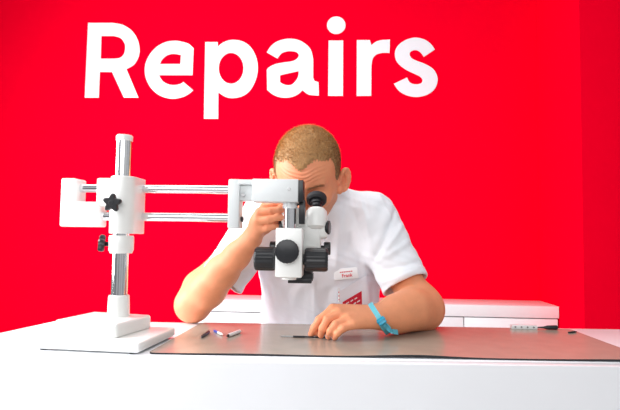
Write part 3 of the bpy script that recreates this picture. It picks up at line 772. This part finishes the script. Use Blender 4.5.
for (x0, y0, x1, y1, am) in ((228, 238, 246, 262, .004), (222, 246, 240, 270, -.004), (235, 228, 254, 248, -.004), (243, 218, 262, 234, .004), (214, 254, 228, 272, .0035), (208, 264, 214, 276, -.003), (246, 272, 254, 262, .004), (238, 280, 250, 272, -.004), (236, 290, 246, 282, .003)):
    pf(x0, y0, x1, y1, am, .0065, 1.38)
x_, y_, z_ = Vs[:, 0], Vs[:, 1], Vs[:, 2]
D += .0011*np.sin(38*x_+14*np.sin(9*z_)+21*z_)+.0009*np.sin(61*z_-33*x_+5*np.sin(25*x_))+.0006*np.sin(110*x_+70*z_+6*np.sin(40*z_))
# placket ridge down the front
plx = P(305, 300, 1.42)[0]
D += np.where((y_ < 1.5) & (z_ < 1.02), .0016*(1/(1+np.exp(-(x_-plx)/.0007))-1/(1+np.exp(-(x_-plx-.028)/.0007))), 0)
# hem ridges at cuffs
for sh, cu in ((shR, cuR), (shL, cuL)):
    d_ = (cu-sh); L_ = np.linalg.norm(d_); d_ = d_/L_; t = (Vs-sh)@d_
    near = np.linalg.norm(Vs-cu, axis=1) < .085
    D += np.where(near & (t > L_-.021), .0012, 0)
Vs = Vs+Ns*D[:, None]; Vs = smooth(Vs, Qs, 1, .4)
sh_o = npobj('shirt', Vs, Qs, M['shirt'], pr)
SV_ = bvh(Vs, Qs)
def hit(x, y, off=.0):
    d_ = ray(x, y); loc, nor, fi, di = SV_.ray_cast(CAM, d_)
    return loc, nor
def patch(quad, nu, nv, off, th, mask=None):     # quad of px corners laid on the shirt
    bm = NB(); g = {}
    for i in range(nu+1):
        for j in range(nv+1):
            u, v = i/nu, j/nv
            x = (quad[0][0]*(1-u)+quad[1][0]*u)*(1-v)+(quad[3][0]*(1-u)+quad[2][0]*u)*v
            y = (quad[0][1]*(1-u)+quad[1][1]*u)*(1-v)+(quad[3][1]*(1-u)+quad[2][1]*u)*v
            loc, nor = hit(x, y); g[i, j] = bm.verts.new(loc+Vector((0, -1, 0))*off)
    for i in range(nu):
        for j in range(nv): bm.faces.new((g[i, j], g[i+1, j], g[i+1, j+1], g[i, j+1]))
    bmesh.ops.recalc_face_normals(bm, faces=bm.faces)
    bmesh.ops.solidify(bm, geom=list(bm.faces), thickness=th)
    return bm
bm = patch([(338, 291.5), (366.5, 274.5), (364, 322), (338, 322)], 18, 24, .0022, .0012); pk_ = obj('chest_pocket', bm, M['shirt'], sh_o, ang=60)
bm = patch([(338, 291.5), (366.5, 274.5), (366.5, 278.3), (338, 295.3)], 18, 3, .0036, .0012); obj('pocket_hem', bm, M['shirt'], pk_, ang=60)
bm = patch([(342.5, 302.0), (361.5, 290.8), (362, 309), (342.5, 312)], 10, 8, .0034, .0006); lg = obj('red_emblem', bm, M['red'], pk_, ang=60); lg['label'] = 'red printed emblem on the pocket'
for (x0, y0, x1, y1) in ((346, 303, 349, 301.2), (350.5, 300.6, 353, 299), (354.5, 298.2, 357, 296.8), (348.5, 306, 352, 304), (353.5, 303.2, 356, 301.8), (357, 301.2, 359.8, 299.6)):
    bm = patch([(x0, y0), (x1, y1), (x1, y1+1.3), (x0, y0+1.3)], 3, 2, .0042, .0005); obj('emblem_mark', bm, M['white'], lg)
# pen in the pocket
p_, n_ = hit(338.6, 289); q_, n2 = hit(339, 302)
p_ = p_+Vector((0, -.0075, .004)); q_ = q_+Vector((0, -.0075, 0))
pn = thing('pocket_pen', 'white pen with red marks clipped to the chest pocket', 'pen', q_)
bm = NB(); rod(bm, q_, p_, .0030, n=20); obj('pen_barrel', bm, M['white'], pn)
dv = (p_-q_)
for k in range(3):
    c_ = q_+dv*(.2+.25*k); bm = NB(); box(bm, c_+Vector((-.0012, -.0034, -.0018)), c_+Vector((.0012, -.0028, .0018))); obj('red_mark', bm, M['red'], pn)
# name badge
bc0, bn = hit(346, 273.5)
ctr = bc0+Vector((0, -.0065, 0))
uu = (at(357.5, 267.5, ctr.y)-at(334.5, 270, ctr.y)); uu.normalize()
ang = math.atan2(uu.z, uu.x)
Mb = Matrix.Translation(ctr) @ Matrix.Rotation(-ang, 4, 'Y') @ Matrix.Rotation(math.radians(-6), 4, 'X')
bd = thing('name_badge', 'white name badge with small red lettering pinned on the chest', 'badge', ctr)
bw, bh = .0325, .0148
bm = NB(); box(bm, (-bw, -.001, -bh), (bw, .001, bh), .0008, Mb); obj('plate', bm, M['white'], bd)
bm = NB(); box(bm, (-.008, .001, -.004), (.008, .006, .004), .0006, Mb); obj('magnet', bm, M['steel'], bd)
def text_on(txt, size, M4, m, name, parent):
    cu = bpy.data.curves.new(name, 'FONT'); cu.body = txt; cu.size = size; cu.extrude = .0002; cu.align_x = 'CENTER'; cu.offset = size*.02
    o = bpy.data.objects.new(name, cu); COL.objects.link(o)
    dg = bpy.context.evaluated_depsgraph_get(); me = bpy.data.meshes.new_from_object(o.evaluated_get(dg)); bpy.data.objects.remove(o)
    me.transform(M4 @ Matrix.Rotation(PI/2, 4, 'X')); me.materials.clear(); me.materials.append(m); me.name = name
    return finish(bpy.data.objects.new(name, me), parent)
text_on('Frank', .0125, Mb @ Matrix.Translation((.002, -.0013, -.009)), M['red'], 'name_lettering', bd)
bm = NB()
for k in range(7): box(bm, (-.016+.005*k, -.0014, .0035), (-.0125+.005*k, -.0009, .0065), 0, Mb)
obj('small_lettering', bm, M['red'], bd)

# wristband
AX = (m2-wR); AX = Vector(AX).normalized()
tA = at(369.5, 303.8, 1.235); bA = at(384, 326, 1.21)
cW = Vector(P(377, 315.5, 1.232))
vdir = (bA-tA).normalized(); side = Vector((0, 1, 0)).cross(vdir).normalized()
nrm = side; dep = nrm.cross(vdir).normalized()
# ring plane spanned by vdir and dep
ring = []
for i in range(64):
    an = 2*PI*i/64; d_ = (vdir*math.cos(an)+dep*math.sin(an)).normalized()
    loc, nor, fi, di = BV.ray_cast(cW, d_)
    ring.append((loc-cW).length if loc is not None else .03)
ring = [min(r_, .05) for r_ in ring]
for _ in range(4): ring = [max(ring[i], (ring[i-1]+ring[i]+ring[(i+1) % 64])/3) for i in range(64)]
bm = NB(); lo_, hi_, lo2, hi2 = [], [], [], []
hw = .0078
for i in range(64):
    an = 2*PI*i/64; d_ = (vdir*math.cos(an)+dep*math.sin(an)).normalized(); r_ = ring[i]+.0009
    def P_(rr, s): 
        q = cW+d_*rr+nrm*s; q.z = max(q.z, MZ+.0003); return bm.verts.new(q)
    lo_.append(P_(r_, -hw)); hi_.append(P_(r_, hw)); lo2.append(P_(r_+.0014, -hw)); hi2.append(P_(r_+.0014, hw))
for i in range(64):
    j = (i+1) % 64
    for A_, B_ in ((lo_, lo2), (lo2, hi2), (hi2, hi_), (hi_, lo_)):
        bm.faces.new((A_[i], B_[i], B_[j], A_[j]))
wb = obj('wristband', bm, M['band'], pr, ang=60); wb['label'] = 'turquoise wrist strap with blue buckle'
bk = at(381.5, 321, 1.190); 
dvec = (bA-tA).normalized(); zax = (CAM-bk).normalized(); xax = dvec.cross(zax).normalized(); zax = xax.cross(dvec)
MB4 = Matrix.Translation(bk) @ Matrix((xax, dvec, zax)).transposed().to_4x4()
bm = NB(); box(bm, (-.0095, -.008, -.003), (.0095, .008, .003), .0015, MB4); box(bm, (-.0105, -.003, .001), (.0105, .001, .0048), .001, MB4); obj('buckle', bm, M['buckle'], wb)
T0 = at(382, 322.5, 1.188); T1 = at(391, 331.2, 1.192); T2 = at(398, 332.2, 1.197)
bm = NB()
pts = [T0, (T0*.5+T1*.5)+Vector((0, 0, .002)), T1, T2]; rows = []
for i in range(10):
    t_ = i/9*(len(pts)-1); k = min(int(t_), len(pts)-2); q = pts[k].lerp(pts[k+1], t_-k)
    dirt = (pts[k+1]-pts[k]).normalized(); w_ = dirt.cross(Vector((0.1, -.8, .6)).normalized()).normalized()*.0062
    rows.append((bm.verts.new(q-w_), bm.verts.new(q+w_)))
for A_, B_ in zip(rows, rows[1:]): bm.faces.new((A_[0], A_[1], B_[1], B_[0]))
bmesh.ops.solidify(bm, geom=list(bm.faces), thickness=.0014); obj('strap_end', bm, M['band'], wb, ang=60)

# trousers, shoes and the stool carrying the person (behind the desk)
tf = Field((-.32, 1.0, .03), (.24, 1.85, .80), .006)
tf.ell((-.042, 1.60, .60), (.175, .14, .14), .05)
for s in (-1, 1):
    hx = -.042+s*.09; tf.chain([((hx, 1.60, .57), .088), ((hx+s*.03, 1.20, .545), .066), ((hx+s*.03, 1.19, .50), .060), ((hx+s*.03, 1.26, .12), .048), ((hx+s*.03, 1.265, .09), .050)], .03)
Vt, Qt = tf.mesh(); Vt = smooth(Vt, Qt, 2); npobj('trousers', Vt, Qt, M['trousers'], pr)
for s in (-1, 1):
    hx = -.042+s*.12
    f2 = Field((hx-.07, 1.02, -.01), (hx+.07, 1.36, .13), .004)
    f2.cone((hx, 1.30, .038), (hx, 1.10, .032), .036, .032, .02); f2.cone((hx, 1.285, .05), (hx, 1.27, .085), .038, .036, .02)
    Vq, Qq = f2.mesh(); Vq[:, 2] = np.maximum(Vq[:, 2], .001); npobj('shoe', Vq, Qq, M['black'], pr)
stl = thing('stool', 'round grey stool under the person behind the desk', 'stool', (-.042, 1.61, 0))
bm = NB(); lathe(bm, (-.042, 1.61, .402), (0, 0, 1), [(0, 0), (0, .16), (.01, .175), (.04, .175), (.055, .16), (.058, 0)]); obj('seat', bm, M['trousers'], stl)
bm = NB(); rod(bm, (-.042, 1.61, .03), (-.042, 1.61, .41), .025); obj('pole', bm, M['chrome'], stl)
bm = NB(); lathe(bm, (-.042, 1.61, 0), (0, 0, 1), [(0, 0), (0, .2), (.012, .2), (.03, .04), (.03, 0)]); obj('base', bm, M['chrome'], stl)

# ------------------------------------------------------------------ light
w = bpy.data.worlds.new('world'); scene.world = w; w.use_nodes = True
nt = w.node_tree; bg = nt.nodes['Background']; bg.inputs['Strength'].default_value = .50
tc = nt.nodes.new('ShaderNodeTexCoord'); sx = nt.nodes.new('ShaderNodeSeparateXYZ'); nt.links.new(tc.outputs['Generated'], sx.inputs[0])
mr = nt.nodes.new('ShaderNodeMapRange'); mr.inputs['From Min'].default_value = -1; nt.links.new(sx.outputs['Z'], mr.inputs['Value'])
cr = nt.nodes.new('ShaderNodeValToRGB'); nt.links.new(mr.outputs['Result'], cr.inputs[0])
cr.color_ramp.elements[0].color = (.45, .45, .46, 1); cr.color_ramp.elements[1].color = (1, 1, 1, 1)
cr.color_ramp.elements[0].position = .30; cr.color_ramp.elements[1].position = .60
mp = nt.nodes.new('ShaderNodeMapping'); mp.inputs['Scale'].default_value = (3.2, 3.2, .35); nt.links.new(tc.outputs['Generated'], mp.inputs[0])
nz = nt.nodes.new('ShaderNodeTexNoise'); nz.inputs['Scale'].default_value = 2.2; nz.inputs['Detail'].default_value = 1; nt.links.new(mp.outputs[0], nz.inputs['Vector'])
c2 = nt.nodes.new('ShaderNodeValToRGB'); nt.links.new(nz.outputs['Fac'], c2.inputs[0])
c2.color_ramp.elements[0].position = .40; c2.color_ramp.elements[0].color = (.30, .31, .34, 1); c2.color_ramp.elements[1].position = .52; c2.color_ramp.elements[1].color = (1.15, 1.15, 1.15, 1)
mm = nt.nodes.new('ShaderNodeVectorMath'); mm.operation = 'MULTIPLY'; nt.links.new(cr.outputs['Color'], mm.inputs[0]); nt.links.new(c2.outputs['Color'], mm.inputs[1])
nt.links.new(mm.outputs[0], bg.inputs['Color'])
def area(name, loc, target, sx_, sy_, power, col=(1, 1, 1)):
    l = bpy.data.lights.new(name, 'AREA'); l.shape = 'RECTANGLE'; l.size = sx_; l.size_y = sy_; l.energy = power; l.color = col
    o = bpy.data.objects.new(name, l); COL.objects.link(o); o.location = loc
    o.rotation_euler = (Vector(target)-Vector(loc)).to_track_quat('-Z', 'Y').to_euler(); return o
area('window_light', (-2.0, 1.0, 1.6), (-.2, 1.75, 1.0), 1.2, 1.7, 98, (.97, .98, 1))
area('ceiling_light', (-.7, 1.5, 2.95), (-.7, 1.8, 0), 2.4, 1.2, 26)
area('front_light', (-.4, -1.6, 2.1), (-.1, 1.2, .7), 2.6, 1.4, 36)
scene.view_settings.view_transform = 'Standard'; scene.view_settings.look = 'None'
scene.view_settings.gamma = 1; scene.view_settings.use_curve_mapping = False; scene.view_settings.exposure = 0.10
